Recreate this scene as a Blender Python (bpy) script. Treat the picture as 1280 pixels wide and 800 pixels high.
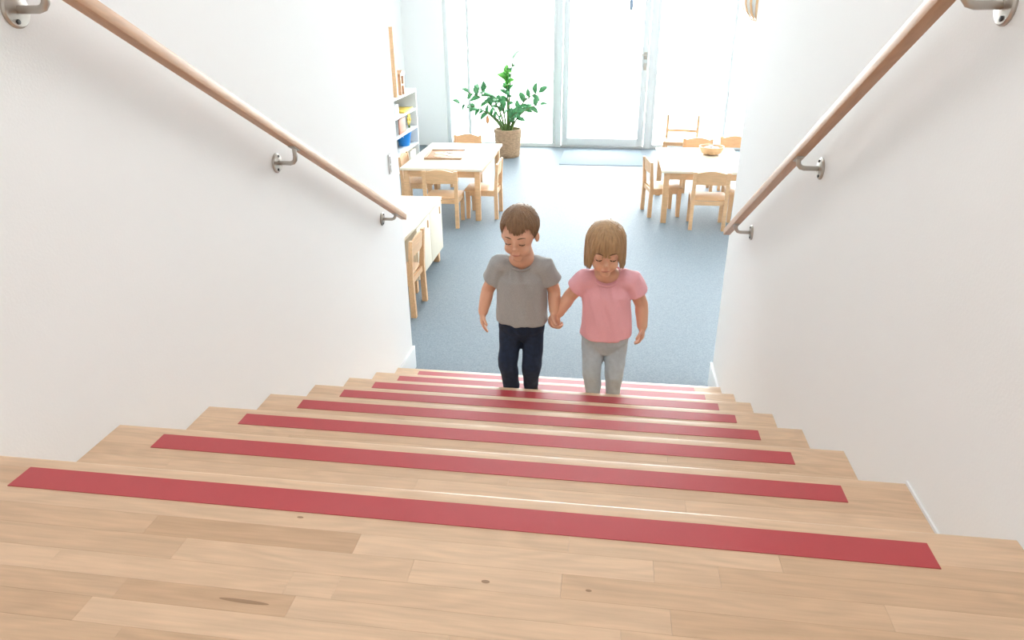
import bpy, bmesh, math, random
from mathutils import Vector, Matrix, noise
random.seed(7)
for o in list(bpy.data.objects): bpy.data.objects.remove(o)
SC = bpy.context.scene
COL = SC.collection
PI = math.pi

# ------------------------------------------------------------------ camera
cam_d = bpy.data.cameras.new('camera'); cam = bpy.data.objects.new('camera', cam_d); COL.objects.link(cam)
_r = Vector((0.990579, 0.136715, -0.007832)); _u = Vector((-0.049916, 0.413746, 0.909023)); _f = Vector((-0.127517, 0.900068, -0.416673))
cam.matrix_world = Matrix(((_r.x, _u.x, -_f.x, 1.0195), (_r.y, _u.y, -_f.y, -0.8369), (_r.z, _u.z, -_f.z, 0.6804), (0, 0, 0, 1)))
cam_d.sensor_width = 36.0; cam_d.lens = 24.539; cam_d.clip_start = 0.02; cam_d.clip_end = 200
SC.camera = cam
# ------------------------------------------------------------------ sky, daylight, exposure
wd = bpy.data.worlds.new('overcast_sky'); SC.world = wd; wd.use_nodes = True
wd.node_tree.nodes['Background'].inputs[0].default_value = (0.975, 0.99, 1.0, 1)
wd.node_tree.nodes['Background'].inputs[1].default_value = 6.0
def portal(name, loc, rot, sx, sy):
    l = bpy.data.lights.new(name, 'AREA'); l.shape = 'RECTANGLE'; l.size = sx; l.size_y = sy; l.cycles.is_portal = True
    o = bpy.data.objects.new(name, l); COL.objects.link(o); o.location = loc; o.rotation_euler = rot
portal('daylight_portal', (1.6, 9.1, 0.42), (-PI/2, 0, 0), 5.9, 3.3)
SC.view_settings.view_transform = 'Standard'; SC.view_settings.look = 'None'
SC.view_settings.gamma = 1.0; SC.view_settings.use_curve_mapping = False
SC.view_settings.exposure = 1.62

# ------------------------------------------------------------------ dimensions
W = 1.6; T = 0.313878; R = 0.14612; F = -8 * R; YE = 2.465; YF = 8.87; XL = -1.79; XR = 4.6; ZC = 2.2; YB = -3.6

# ------------------------------------------------------------------ materials
def newmat(name):
    m = bpy.data.materials.new(name); m.use_nodes = True
    return m, m.node_tree, m.node_tree.nodes['Principled BSDF']
def nd(t, kind, **kw):
    n = t.nodes.new(kind)
    for k, v in kw.items(): setattr(n, k, v)
    return n
def mat(name, col, rough=0.5, var=0.06, scale=8.0, bump=0.0, bscale=60.0, spec=0.5, stretch=(1, 1, 1), metal=0.0, sheen=0.0):
    m, t, b = newmat(name)
    tc = nd(t, 'ShaderNodeTexCoord'); mp = nd(t, 'ShaderNodeMapping'); mp.inputs['Scale'].default_value = stretch
    t.links.new(tc.outputs['Object'], mp.inputs['Vector'])
    n = nd(t, 'ShaderNodeTexNoise'); n.inputs['Scale'].default_value = scale; n.inputs['Detail'].default_value = 5
    t.links.new(mp.outputs[0], n.inputs['Vector'])
    mx = nd(t, 'ShaderNodeMix', data_type='RGBA')
    c1 = tuple(min(1, c * (1 + var)) for c in col); c0 = tuple(c * (1 - var) for c in col)
    mx.inputs['A'].default_value = (*c0, 1); mx.inputs['B'].default_value = (*c1, 1)
    t.links.new(n.outputs['Fac'], mx.inputs['Factor']); t.links.new(mx.outputs['Result'], b.inputs['Base Color'])
    b.inputs['Roughness'].default_value = rough; b.inputs['Specular IOR Level'].default_value = spec; b.inputs['Metallic'].default_value = metal
    if sheen: b.inputs['Sheen Weight'].default_value = sheen
    if bump:
        n2 = nd(t, 'ShaderNodeTexNoise'); n2.inputs['Scale'].default_value = bscale; n2.inputs['Detail'].default_value = 4
        t.links.new(mp.outputs[0], n2.inputs['Vector'])
        bp = nd(t, 'ShaderNodeBump'); bp.inputs['Strength'].default_value = bump; bp.inputs['Distance'].default_value = 0.01
        t.links.new(n2.outputs['Fac'], bp.inputs['Height']); t.links.new(bp.outputs[0], b.inputs['Normal'])
    return m
def woodmat(name, light, dark, rough=0.38, grain=(1.6, 26, 26), tinted=True, gamt=0.16):
    # fine grain along local X, ring figure, tone per piece from the object's colour
    m, t, b = newmat(name)
    tc = nd(t, 'ShaderNodeTexCoord'); oi = nd(t, 'ShaderNodeObjectInfo')
    ofs = nd(t, 'ShaderNodeVectorMath', operation='SCALE'); ofs.inputs[0].default_value = (7, 13, 5)
    t.links.new(oi.outputs['Random'], ofs.inputs['Scale'])
    ad = nd(t, 'ShaderNodeVectorMath', operation='ADD'); t.links.new(tc.outputs['Object'], ad.inputs[0]); t.links.new(ofs.outputs[0], ad.inputs[1])
    mp = nd(t, 'ShaderNodeMapping'); mp.inputs['Scale'].default_value = grain; t.links.new(ad.outputs[0], mp.inputs['Vector'])
    n1 = nd(t, 'ShaderNodeTexNoise'); n1.inputs['Scale'].default_value = 6; n1.inputs['Detail'].default_value = 6; n1.inputs['Roughness'].default_value = 0.6
    t.links.new(mp.outputs[0], n1.inputs['Vector'])
    mp2 = nd(t, 'ShaderNodeMapping'); mp2.inputs['Scale'].default_value = (grain[0] * 0.9, grain[1] * 0.28, grain[2] * 0.28); t.links.new(ad.outputs[0], mp2.inputs['Vector'])
    n2 = nd(t, 'ShaderNodeTexNoise'); n2.inputs['Scale'].default_value = 2.0; n2.inputs['Detail'].default_value = 1.5; t.links.new(mp2.outputs[0], n2.inputs['Vector'])
    ml = nd(t, 'ShaderNodeMath', operation='MULTIPLY'); ml.inputs[1].default_value = 55; t.links.new(n2.outputs['Fac'], ml.inputs[0])
    sn = nd(t, 'ShaderNodeMath', operation='SINE'); t.links.new(ml.outputs[0], sn.inputs[0])
    mr = nd(t, 'ShaderNodeMapRange'); mr.inputs['From Min'].default_value = -1; mr.inputs['From Max'].default_value = 1
    mr.inputs['To Min'].default_value = 1 - gamt * 0.75; mr.inputs['To Max'].default_value = 1; t.links.new(sn.outputs[0], mr.inputs['Value'])
    m1 = nd(t, 'ShaderNodeMapRange'); m1.inputs['From Min'].default_value = 0.3; m1.inputs['From Max'].default_value = 0.7
    m1.inputs['To Min'].default_value = 1 - gamt; m1.inputs['To Max'].default_value = 1 + gamt * 0.4; t.links.new(n1.outputs['Fac'], m1.inputs['Value'])
    mm = nd(t, 'ShaderNodeMath', operation='MULTIPLY'); t.links.new(mr.outputs[0], mm.inputs[0]); t.links.new(m1.outputs[0], mm.inputs[1])
    mx = nd(t, 'ShaderNodeMix', data_type='RGBA'); mx.inputs['A'].default_value = (*light, 1); mx.inputs['B'].default_value = (*dark, 1)
    if tinted:
        sp = nd(t, 'ShaderNodeSeparateColor'); t.links.new(oi.outputs['Color'], sp.inputs[0]); t.links.new(sp.outputs[0], mx.inputs['Factor'])
    else: t.links.new(oi.outputs['Random'], mx.inputs['Factor'])
    vm = nd(t, 'ShaderNodeVectorMath', operation='SCALE'); t.links.new(mx.outputs['Result'], vm.inputs[0]); t.links.new(mm.outputs[0], vm.inputs['Scale'])
    t.links.new(vm.outputs[0], b.inputs['Base Color']); b.inputs['Roughness'].default_value = rough
    bp = nd(t, 'ShaderNodeBump'); bp.inputs['Strength'].default_value = 0.05; bp.inputs['Distance'].default_value = 0.005
    t.links.new(n1.outputs['Fac'], bp.inputs['Height']); t.links.new(bp.outputs[0], b.inputs['Normal'])
    return m
M = {}
M['wall'] = mat('white_wall_paint', (0.885, 0.895, 0.90), 0.7, 0.008, 3, 0.04, 180, 0.3)
M['wallwarm'] = mat('white_ceiling_paint', (0.87, 0.87, 0.86), 0.8, 0.008)
M['oak'] = woodmat('oak_parquet', (0.77, 0.545, 0.365), (0.55, 0.34, 0.20), 0.30, gamt=.11)
M['rail'] = woodmat('beech_handrail', (0.62, 0.37, 0.22), (0.56, 0.32, 0.18), 0.4, tinted=False, gamt=0.1)
M['beech'] = woodmat('beech_furniture', (0.83, 0.53, 0.30), (0.78, 0.47, 0.25), 0.4, tinted=False, gamt=0.1)
M['cream'] = mat('cream_laminate', (0.85, 0.77, 0.62), 0.35, 0.02, 6)
M['red'] = mat('red_anti_slip_tape', (0.46, 0.036, 0.045), 0.36, 0.06, 30, 0.03, 900, 0.8)
M['knot'] = mat('dark_wood_knot', (0.33, 0.20, 0.115), 0.4, 0.3, 60)
M['steel'] = mat('brushed_steel', (0.50, 0.47, 0.43), 0.36, 0.05, 20, metal=1.0)
M['dark'] = mat('dark_screw', (0.05, 0.05, 0.05), 0.4)
M['white'] = mat('white_lacquer', (0.84, 0.86, 0.87), 0.35, 0.01)
M['frame'] = mat('white_window_frame', (0.74, 0.78, 0.80), 0.35, 0.01)
M['grey'] = mat('grey_plastic', (0.42, 0.44, 0.46), 0.4)
M['pave'] = mat('outdoor_paving', (0.72, 0.72, 0.70), 0.8, 0.06, 3)
M['mat'] = mat('blue_grey_mat', (0.24, 0.30, 0.36), 0.8, 0.12, 120, 0.3, 400)
M['basket'] = mat('woven_basket', (0.52, 0.35, 0.22), 0.8, 0.5, 28, 0.8, 60, stretch=(1, 1, 2))
M['soil'] = mat('potting_soil', (0.06, 0.045, 0.03), 0.95, 0.3, 40, 0.6, 60)
M['leaf'] = mat('green_leaf', (0.09, 0.33, 0.13), 0.4, 0.35, 12)
M['leaf2'] = mat('bright_green_leaf', (0.18, 0.60, 0.10), 0.4, 0.3, 12)
M['stem'] = mat('plant_stem', (0.12, 0.22, 0.06), 0.5, 0.2, 20)
M['blue'] = mat('blue_plastic', (0.01, 0.24, 0.72), 0.4, 0.05)
M['bluelt'] = mat('pale_blue_plastic', (0.35, 0.50, 0.75), 0.5, 0.05)
M['yellow'] = mat('yellow_card', (0.85, 0.60, 0.10), 0.6, 0.15, 30)
M['redbrown'] = mat('red_brown_print', (0.50, 0.20, 0.12), 0.55, 0.5, 16)
M['orange'] = mat('orange_felt', (0.75, 0.32, 0.15), 0.7, 0.1)
M['slate'] = mat('blue_grey_glass_paint', (0.28, 0.36, 0.48), 0.4, 0.1)
M['pebble'] = mat('pale_stone', (0.62, 0.62, 0.60), 0.6, 0.1, 30)
M['skin'] = mat('skin', (0.80, 0.46, 0.32), 0.55, 0.05, 10, spec=0.35)
M['skin'].node_tree.nodes['Principled BSDF'].inputs['Subsurface Weight'].default_value = 0.12
M['skin'].node_tree.nodes['Principled BSDF'].inputs['Subsurface Radius'].default_value = (0.012, 0.005, 0.003)
M['lips'] = mat('lip_skin', (0.62, 0.26, 0.20), 0.5)
M['eye'] = mat('eye_white', (0.75, 0.74, 0.72), 0.2)
M['lash'] = mat('dark_lash', (0.07, 0.04, 0.025), 0.6)
M['brow'] = mat('brown_brow_hair', (0.20, 0.11, 0.06), 0.7)
M['hairb'] = mat('brown_hair', (0.29, 0.165, 0.09), 0.45, 0.45, 30, 0.5, 60, stretch=(3, 3, 0.5))
M['hairg'] = mat('light_brown_hair', (0.52, 0.32, 0.165), 0.42, 0.40, 30, 0.5, 60, stretch=(3, 3, 0.35))
M['tgrey'] = mat('grey_marl_jersey', (0.40, 0.40, 0.40), 0.9, 0.22, 300, 0.15, 500, sheen=0.2)
M['tpink'] = mat('pink_jersey', (0.94, 0.48, 0.54), 0.9, 0.06, 200, 0.15, 500, sheen=0.2)
M['jeans'] = mat('dark_denim', (0.012, 0.026, 0.062), 0.85, 0.5, 60, 0.3, 500)
M['leggings'] = mat('light_grey_denim', (0.52, 0.61, 0.68), 0.85, 0.16, 60, 0.3, 500)
M['shoed'] = mat('black_shoe', (0.012, 0.011, 0.011), 0.5)
M['shoet'] = mat('tan_leather_shoe', (0.50, 0.26, 0.13), 0.55)
def glassmat():
    m = bpy.data.materials.new('window_glass'); m.use_nodes = True; t = m.node_tree; t.nodes.clear()
    o = nd(t, 'ShaderNodeOutputMaterial'); tr = nd(t, 'ShaderNodeBsdfTransparent'); tr.inputs[0].default_value = (0.96, 0.98, 0.98, 1)
    g = nd(t, 'ShaderNodeBsdfGlossy'); g.inputs['Roughness'].default_value = 0.02
    fr = nd(t, 'ShaderNodeFresnel'); fr.inputs[0].default_value = 1.3; mx = nd(t, 'ShaderNodeMixShader')
    t.links.new(fr.outputs[0], mx.inputs[0]); t.links.new(tr.outputs[0], mx.inputs[1]); t.links.new(g.outputs[0], mx.inputs[2]); t.links.new(mx.outputs[0], o.inputs[0])
    return m
M['glass'] = glassmat()
def floormat():
    m, t, b = newmat('blue_grey_linoleum')
    tc = nd(t, 'ShaderNodeTexCoord')
    n = nd(t, 'ShaderNodeTexNoise'); n.inputs['Scale'].default_value = 140; n.inputs['Detail'].default_value = 3; t.links.new(tc.outputs['Object'], n.inputs['Vector'])
    n3 = nd(t, 'ShaderNodeTexNoise'); n3.inputs['Scale'].default_value = 2; t.links.new(tc.outputs['Object'], n3.inputs['Vector'])
    cr = nd(t, 'ShaderNodeMix', data_type='RGBA'); cr.inputs['A'].default_value = (0.20, 0.24, 0.278, 1); cr.inputs['B'].default_value = (0.29, 0.34, 0.38, 1)
    mr = nd(t, 'ShaderNodeMapRange'); mr.inputs['From Min'].default_value = 0.3; mr.inputs['From Max'].default_value = 0.7
    t.links.new(n.outputs['Fac'], mr.inputs['Value']); t.links.new(mr.outputs[0], cr.inputs['Factor'])
    t.links.new(cr.outputs['Result'], b.inputs['Base Color'])
    b.inputs['Roughness'].default_value = 0.5; b.inputs['Specular IOR Level'].default_value = 0.06
    bp = nd(t, 'ShaderNodeBump'); bp.inputs['Strength'].default_value = 0.08; bp.inputs['Distance'].default_value = 0.004
    t.links.new(n.outputs['Fac'], bp.inputs['Height']); t.links.new(bp.outputs[0], b.inputs['Normal'])
    return m
M['lino'] = floormat()

# ------------------------------------------------------------------ mesh helpers
def box(bm, a, b, bev=0.0, seg=2):
    a = Vector(a); b = Vector(b); c = (a + b) / 2; s = b - a
    r = bmesh.ops.create_cube(bm, size=1.0, matrix=Matrix.Translation(c) @ Matrix.Diagonal((abs(s.x), abs(s.y), abs(s.z), 1)))
    if bev:
        es = list({e for v in r['verts'] for e in v.link_edges})
        bmesh.ops.bevel(bm, geom=es, offset=bev, segments=seg, affect='EDGES', profile=0.5)
    return bm
def frames(pts, ref):
    out = []
    for i, p in enumerate(pts):
        t = (pts[min(i + 1, len(pts) - 1)] - pts[max(i - 1, 0)]).normalized()
        s = (ref - t * ref.dot(t))
        s = s.normalized() if s.length > 1e-6 else t.orthogonal().normalized()
        out.append((t, s, t.cross(s).normalized()))
    return out
def tube(bm, pts, rad, seg=14, ref=(1, 0, 0), round_caps=True):
    """closed swept tube; rad entries are r or (r_side, r_other)"""
    pts = [Vector(p) for p in pts]; ref = Vector(ref); fr = frames(pts, ref)
    rad = [(r, r) if not isinstance(r, (tuple, list)) else r for r in rad]
    rings = []
    def ring(c, f, ra, rb):
        return [bm.verts.new(c + f[1] * (ra * math.cos(2 * PI * k / seg)) + f[2] * (rb * math.sin(2 * PI * k / seg))) for k in range(seg)]
    def caps(i, sgn):
        out = []
        if round_caps:
            h = min(rad[i])
            for a in ((75, 45) if sgn < 0 else (45, 75)):
                ca, sa = math.cos(math.radians(a)), math.sin(math.radians(a))
                out.append(ring(pts[i] + fr[i][0] * (sgn * h * sa * 0.9), fr[i], rad[i][0] * ca, rad[i][1] * ca))
        return out
    rings += caps(0, -1)
    for i in range(len(pts)): rings.append(ring(pts[i], fr[i], *rad[i]))
    rings += caps(len(pts) - 1, 1)
    for a, b in zip(rings, rings[1:]):
        for k in range(seg): bm.faces.new((a[k], a[(k + 1) % seg], b[(k + 1) % seg], b[k]))
    bm.faces.new(list(reversed(rings[0]))); bm.faces.new(rings[-1])
    return bm
def lathe(bm, prof, seg=24, c=(0, 0, 0), jag=None):
    c = Vector(c); rings = []
    for j, (r, z) in enumerate(prof):
        rings.append([bm.verts.new(c + Vector(((r + (jag(k, j) if jag else 0)) * math.cos(2 * PI * k / seg), (r + (jag(k, j) if jag else 0)) * math.sin(2 * PI * k / seg), z))) for k in range(seg)])
    for a, b in zip(rings, rings[1:]):
        for k in range(seg): bm.faces.new((a[k], a[(k + 1) % seg], b[(k + 1) % seg], b[k]))
    bm.faces.new(list(reversed(rings[0]))); bm.faces.new(rings[-1])
    return bm
def ell(bm, c, r, rot=None, seg=20, rings=14):
    mtx = Matrix.Translation(Vector(c)) @ (rot.to_4x4() if rot else Matrix()) @ Matrix.Diagonal((*r, 1))
    bmesh.ops.create_uvsphere(bm, u_segments=seg, v_segments=rings, radius=1.0, matrix=mtx)
    return bm
def prism(bm, poly, axis, a, b):
    """extrude a 2D polygon between a and b along axis 0/1/2"""
    def P(u, v, w):
        q = [0, 0, 0]; o = [i for i in range(3) if i != axis]; q[o[0]] = u; q[o[1]] = v; q[axis] = w; return bm.verts.new(q)
    A = [P(u, v, a) for u, v in poly]; B = [P(u, v, b) for u, v in poly]; n = len(poly)
    bm.faces.new(A); bm.faces.new(list(reversed(B)))
    for i in range(n): bm.faces.new((A[i], B[i], B[(i + 1) % n], A[(i + 1) % n]))
    return bm
def mesh_of(bm, name, smooth=False):
    bmesh.ops.recalc_face_normals(bm, faces=bm.faces[:])
    me = bpy.data.meshes.new(name); bm.to_mesh(me); bm.free()
    if smooth:
        me.polygons.foreach_set('use_smooth', [True] * len(me.polygons))
        if smooth == 'auto': me.set_sharp_from_angle(angle=math.radians(35))
    return me
def obj(name, bm, m, parent=None, loc=(0, 0, 0), smooth=False):
    me = mesh_of(bm, name, smooth) if isinstance(bm, bmesh.types.BMesh) else bm
    if m and not me.materials: me.materials.append(M[m] if isinstance(m, str) else m)
    o = bpy.data.objects.new(name, me); COL.objects.link(o); o.location = loc
    if parent: o.parent = parent
    return o
def nb(): return bmesh.new()
def bx(name, a, b, m, parent=None, bev=0.0, loc=(0, 0, 0), smooth=None): return obj(name, box(nb(), a, b, bev), m, parent, loc, 'auto' if bev else False)
def tag(o, label, cat=None, group=None, kind=None):
    o['label'] = label
    if cat: o['category'] = cat
    if group: o['group'] = group
    if kind: o['kind'] = kind
    return o
def empty(name, loc=(0, 0, 0), rz=0.0, parent=None):
    o = bpy.data.objects.new(name, None); COL.objects.link(o); o.location = loc; o.rotation_euler.z = rz; o.empty_display_size = 0.1
    if parent: o.parent = parent
    return o
def copy_tree(o, parent=None):
    c = o.copy(); COL.objects.link(c); c.parent = parent
    for ch in list(o.children): copy_tree(ch, c)
    return c
def remesh(bm, name, voxel, smooth_it=6, disp=None):
    """fuse overlapping closed shapes into one continuous surface"""
    me = mesh_of(bm, name + '_raw'); o = bpy.data.objects.new(name + '_raw', me); COL.objects.link(o)
    r = o.modifiers.new('fuse', 'REMESH'); r.mode = 'VOXEL'; r.voxel_size = voxel; r.use_smooth_shade = True
    if smooth_it:
        s = o.modifiers.new('soft', 'SMOOTH'); s.factor = 0.5; s.iterations = smooth_it
    dg = bpy.context.evaluated_depsgraph_get(); dg.update()
    res = bpy.data.meshes.new_from_object(o.evaluated_get(dg)); res.name = name
    bpy.data.objects.remove(o); bpy.data.meshes.remove(me)
    if disp:
        n_ = len(res.vertices); co = [0.0] * (3 * n_); no = [0.0] * (3 * n_)
        res.vertices.foreach_get('co', co); res.vertices.foreach_get('normal', no)
        for i in range(0, 3 * n_, 3):
            d = disp(Vector(co[i:i + 3])); co[i] += no[i] * d; co[i + 1] += no[i + 1] * d; co[i + 2] += no[i + 2] * d
        res.vertices.foreach_set('co', co); res.update()
    res.polygons.foreach_set('use_smooth', [True] * len(res.polygons)); res.materials.clear()
    return res

# ------------------------------------------------------------------ structure: room shell
def st(o, label, cat): return tag(o, label, cat, kind='structure')
st(bx('floor', (XL - .2, 2.17, F - .1), (XR + .2, YF + .25, F), 'lino'), 'blue grey speckled linoleum floor of the lower room', 'floor')
st(bx('wall_left', (-.2, YB, F - .1), (0, YE, ZC), 'wall'), 'white painted stair wall with the left handrail', 'wall')
st(bx('wall_right', (W, YB, F - .1), (W + .2, YE, ZC), 'wall'), 'white painted stair wall with the right handrail', 'wall')
st(bx('wall_room_left', (XL - .2, 2.26, F - .1), (XL, YF + .25, ZC), 'wall'), 'white side wall of the lower room behind the shelf', 'wall')
st(bx('wall_room_right', (XR, 2.26, F - .1), (XR + .2, YF + .25, ZC), 'wall'), 'white side wall of the lower room beyond the right table', 'wall')
st(bx('wall_near_left', (XL, 2.26, F - .1), (-.2, YE, ZC), 'wall'), 'white room wall left of the stair opening', 'wall')
st(bx('wall_near_right', (W + .2, 2.26, F - .1), (XR, YE, ZC), 'wall'), 'white room wall right of the stair opening', 'wall')
st(bx('wall_far', (XL, YF, F - .1), (-1.24, YF + .25, ZC), 'wall'), 'pale wall strip between room corner and window', 'wall')
st(bx('wall_back', (-.2, YB - .2, -.2), (W + .2, YB, ZC), 'wall'), 'white wall behind the landing', 'wall')
st(bx('ceiling', (XL - .2, YB - .2, ZC), (XR + .2, YF + .25, ZC + .1), 'wallwarm'), 'white ceiling over stairs and room', 'ceiling')
st(bx('ground_outside', (-30, YF + .25, F - .2), (34, 60, F - .03), 'pave'), 'bright paving outside the glazed front', 'ground')
for nm, s, x0 in (('left', 1, 0.0), ('right', -1, W)):
    b_ = nb(); h = 0.132
    box(b_, (x0 - (.012 if s < 0 else 0), 2.20, F), (x0 + (.012 if s > 0 else 0), YE + .012, F + h), .002)
    box(b_, ((x0 - .2 if s > 0 else x0), YE, F), ((x0 if s > 0 else x0 + .2), YE + .012, F + h), .002)
    st(obj('baseboard_' + nm, b_, 'white', smooth='auto'), 'white baseboard around the foot of the %s stair wall' % nm, 'baseboard')

# ------------------------------------------------------------------ facade
def pane(parent, a, b): return bx('pane', a, b, 'glass', parent)
ZT = 2.05
w1 = st(empty('window_1', (-1.24, YF + .05, F)), 'large fixed window behind the potted plant', 'window')
def rel(o, a, b): l = Vector(o.location); return Vector(a) - l, Vector(b) - l
def wbar(o, name, a, b, m='frame', bev=.004):
    a, b = rel(o, a, b); return bx(name, a, b, m, o, bev)
wbar(w1, 'frame_bar', (-1.24, YF + .04, F), (-1.19, YF + .12, ZT)); wbar(w1, 'frame_bar', (-.945, YF + .04, F + .05), (-.905, YF + .12, ZT))
wbar(w1, 'frame_bar', (-1.19, YF + .04, F), (.262, YF + .12, F + .05)); wbar(w1, 'frame_bar', (.215, YF + .04, F + .05), (.262, YF + .12, ZT))
pane(w1, *rel(w1, (-1.19, YF + .075, F + .05), (-.945, YF + .083, ZT))); pane(w1, *rel(w1, (-.905, YF + .075, F + .05), (.215, YF + .083, ZT)))
d1 = st(empty('door_1', (.88, YF + .05, F)), 'white framed glass door in the middle of the glazed front', 'door')
wbar(d1, 'door_frame', (.262, YF + .02, F), (.335, YF + .13, ZT)); wbar(d1, 'door_frame', (1.455, YF + .02, F), (1.535, YF + .13, ZT))
wbar(d1, 'threshold', (.335, YF + .0, F), (1.455, YF + .13, F + .025), 'grey')
for a, b in (((.345, YF + .03, F + .03), (.425, YF + .09, ZT)), ((1.365, YF + .03, F + .03), (1.445, YF + .09, ZT)), ((.425, YF + .03, F + .03), (1.365, YF + .09, F + .125))): wbar(d1, 'leaf_frame', a, b)
pane(d1, *rel(d1, (.425, YF + .055, F + .125), (1.365, YF + .063, ZT)))
hd = bx('door_handle', *rel(d1, (1.388, YF + .012, -.03), (1.43, YF + .03, .06)), 'steel', d1, .004)
b_ = nb(); q = Vector((1.41, YF + .03, .03)) - d1.location; tube(b_, [q, q + Vector((0, -.05, 0)), q + Vector((-.02, -.06, 0)), q + Vector((-.12, -.06, 0))], [.009] * 4, 10, (0, 0, 1)); obj('lever', b_, 'steel', hd, smooth=True)
bx('lock_plate', *rel(d1, (1.39, YF + .012, -.16), (1.43, YF + .03, -.07)), 'steel', d1, .004)
w2 = st(empty('window_2', (1.535, YF + .05, F)), 'large fixed window behind the right table', 'window')
for a, b in (((1.535, YF + .04, F), (1.575, YF + .12, ZT)), ((2.475, YF + .04, F + .05), (2.515, YF + .12, ZT)), ((4.56, YF + .04, F), (4.6, YF + .12, ZT)), ((1.575, YF + .04, F), (4.56, YF + .12, F + .05))): wbar(w2, 'frame_bar', a, b)
pane(w2, *rel(w2, (1.575, YF + .075, F + .05), (2.475, YF + .083, ZT))); pane(w2, *rel(w2, (2.515, YF + .075, F + .05), (4.56, YF + .083, ZT)))
st(bx('trim_1', (-1.24, YF, ZT), (XR, YF + .25, ZC), 'wall'), 'white lintel over the glazed front', 'trim')

# ------------------------------------------------------------------ staircase
OAKN = [0]
def plank(parent, x0, x1, y0, y1, z, base, tint=None, th=.006):
    g = .00012; c = Vector(((x0 + x1) / 2, (y0 + y1) / 2, z))
    o = bx('plank', (-(x1 - x0) / 2 + g, -(y1 - y0) / 2 + g, -th), ((x1 - x0) / 2 - g, (y1 - y0) / 2 - g, 0), 'oak', parent, loc=c - Vector(base))
    t = random.choice((.1, .2, .25, .35, .45, .6)) if tint is None else tint
    o.color = (t, t, t, 1); return o
def rowjoints(r):
    xs = [0.0]; x = r.uniform(.15, .5)
    while x < W - .12: xs.append(x); x += r.uniform(.28, .62)
    return xs + [W]
def nosing(parent, yk, zk, base, depth=.027, th=.034):
    rr = .006; poly = [(yk - depth, zk - th), (yk - depth, zk)]
    for a in (90, 67, 45, 22, 0): poly.append((yk - rr + rr * math.cos(math.radians(a)), zk - rr + rr * math.sin(math.radians(a))))
    poly += [(yk, zk - th)]
    poly = [(u - base[1], v - base[2]) for u, v in poly]
    o = obj('nosing', prism(nb(), poly, 0, 0.0005 - base[0], W - .0005 - base[0]), 'oak', parent, smooth='auto'); o.color = (.22, .22, .22, 1); return o
def strip(parent, yk, zk, base):
    x0, x1 = .1174, W - .1252; y1 = yk - .0266; y0 = y1 - .0478
    a = Vector((x0, y0, zk + .0001)) - Vector(base); b = Vector((x1, y1, zk + .0012)) - Vector(base)
    return tag(bx('anti_slip_strip', a, b, 'red', parent), 'red anti-slip strip')
rng = random.Random(3)
ld = st(empty('stair_landing', (0, 0, 0)), 'oak plank landing at the top of the stairs', 'landing')
lb = (0, 0, 0)
o = bx('landing_slab', (0, YB, -.20), (W, -.02, -.006), 'oak', ld); o.color = (.3, .3, .3, 1)
o = bx('rear_parquet', (0, YB, -.006), (W, -.49, 0), 'oak', ld); o.color = (.3, .3, .3, 1)
nosing(ld, 0, 0, lb); strip(ld, 0, 0, lb)
o = bx('riser', (0, -.04, -R), (W, -.02, -.034), 'oak', ld); o.color = (.3, .3, .3, 1)
LJ = {1: [(.99, .2), (1.27, .15), (W, .45)], 2: [(.392, .5), (.70, .75), (1.103, .0), (1.187, .3), (W, .5)],
      3: [(.46, .45), (.787, .2), (.985, .05), (1.381, .45), (W, .25)], 4: [(.3, .15), (.636, .2), (.70, .12), (1.12, .22), (W, .55)],
      5: [(.425, .5), (.655, .68), (1.06, .15), (1.38, .3), (W, .2)], 6: [(.40, .62), (.86, .12), (1.25, .35), (W, .6)]}
yb = [-.027, -.0670, -.107, -.146, -.187, -.226, -.26, -.298, -.337, -.376, -.414, -.452, -.49]
for i in range(len(yb) - 1):
    if i in LJ:
        x0 = 0.0
        for x1, t in LJ[i]: plank(ld, x0, x1, yb[i + 1], yb[i], 0, lb, t); x0 = x1
    else:
        xs = rowjoints(rng)
        for x0, x1 in zip(xs, xs[1:]): plank(ld, x0, x1, yb[i + 1], yb[i], 0, lb, rng.choice((.1, .2, .3, .45, .6)))
for (kx, ky, ra, rb_) in ((.594, -.243, .034, .0028), (.888, -.172, .0055, .0028), (.60, -.085, .005, .002), (1.02, -.17, .004, .002)):
    b_ = nb(); lathe(b_, [(1, -.0003), (1, .0001), (.6, .00018)], 18); o = obj('wood_knot', b_, 'knot', ld, (kx, ky, 0)); o.scale = (ra, rb_, 1); o.rotation_euler.z = -.03
stc = st(empty('staircase', (0, 0, F)), 'light oak staircase with a red strip on every step', 'stairs')
for k in range(1, 8):
    yk, zk = k * T, -k * R; base = (0, 0, F)
    tb = (0, yk, zk)
    tr = bx('tread', (0, -T - .02, -.034), (W, -.027, -.006), 'oak', stc, loc=(0, yk, zk - F)); tr.color = (.25, .25, .25, 1)
    nosing(tr, yk, zk, tb); strip(tr, yk, zk, tb)
    y1 = yk - .027
    for j in range(8):
        y0 = max(y1 - .0385, yk - T - .02)
        xs = rowjoints(rng)
        if k == 1 and j == 1: xs = [0, .86, W]
        for x0, x1 in zip(xs, xs[1:]): plank(tr, x0, x1, y0, y1, zk, tb, rng.choice((.05, .12, .2, .28, .35)))
        y1 = y0
    o = bx('riser', (0, yk - .04, -(k + 1) * R - F), (W, yk - .02, zk - .034 - F), 'oak', stc); o.color = (.25, .25, .25, 1)
st(bx('trim_2', (W - .004, .02, -R), (W, T - .003, -R + .006), 'white'), 'thin white sealant bead beside the first step down', 'trim')

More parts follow.
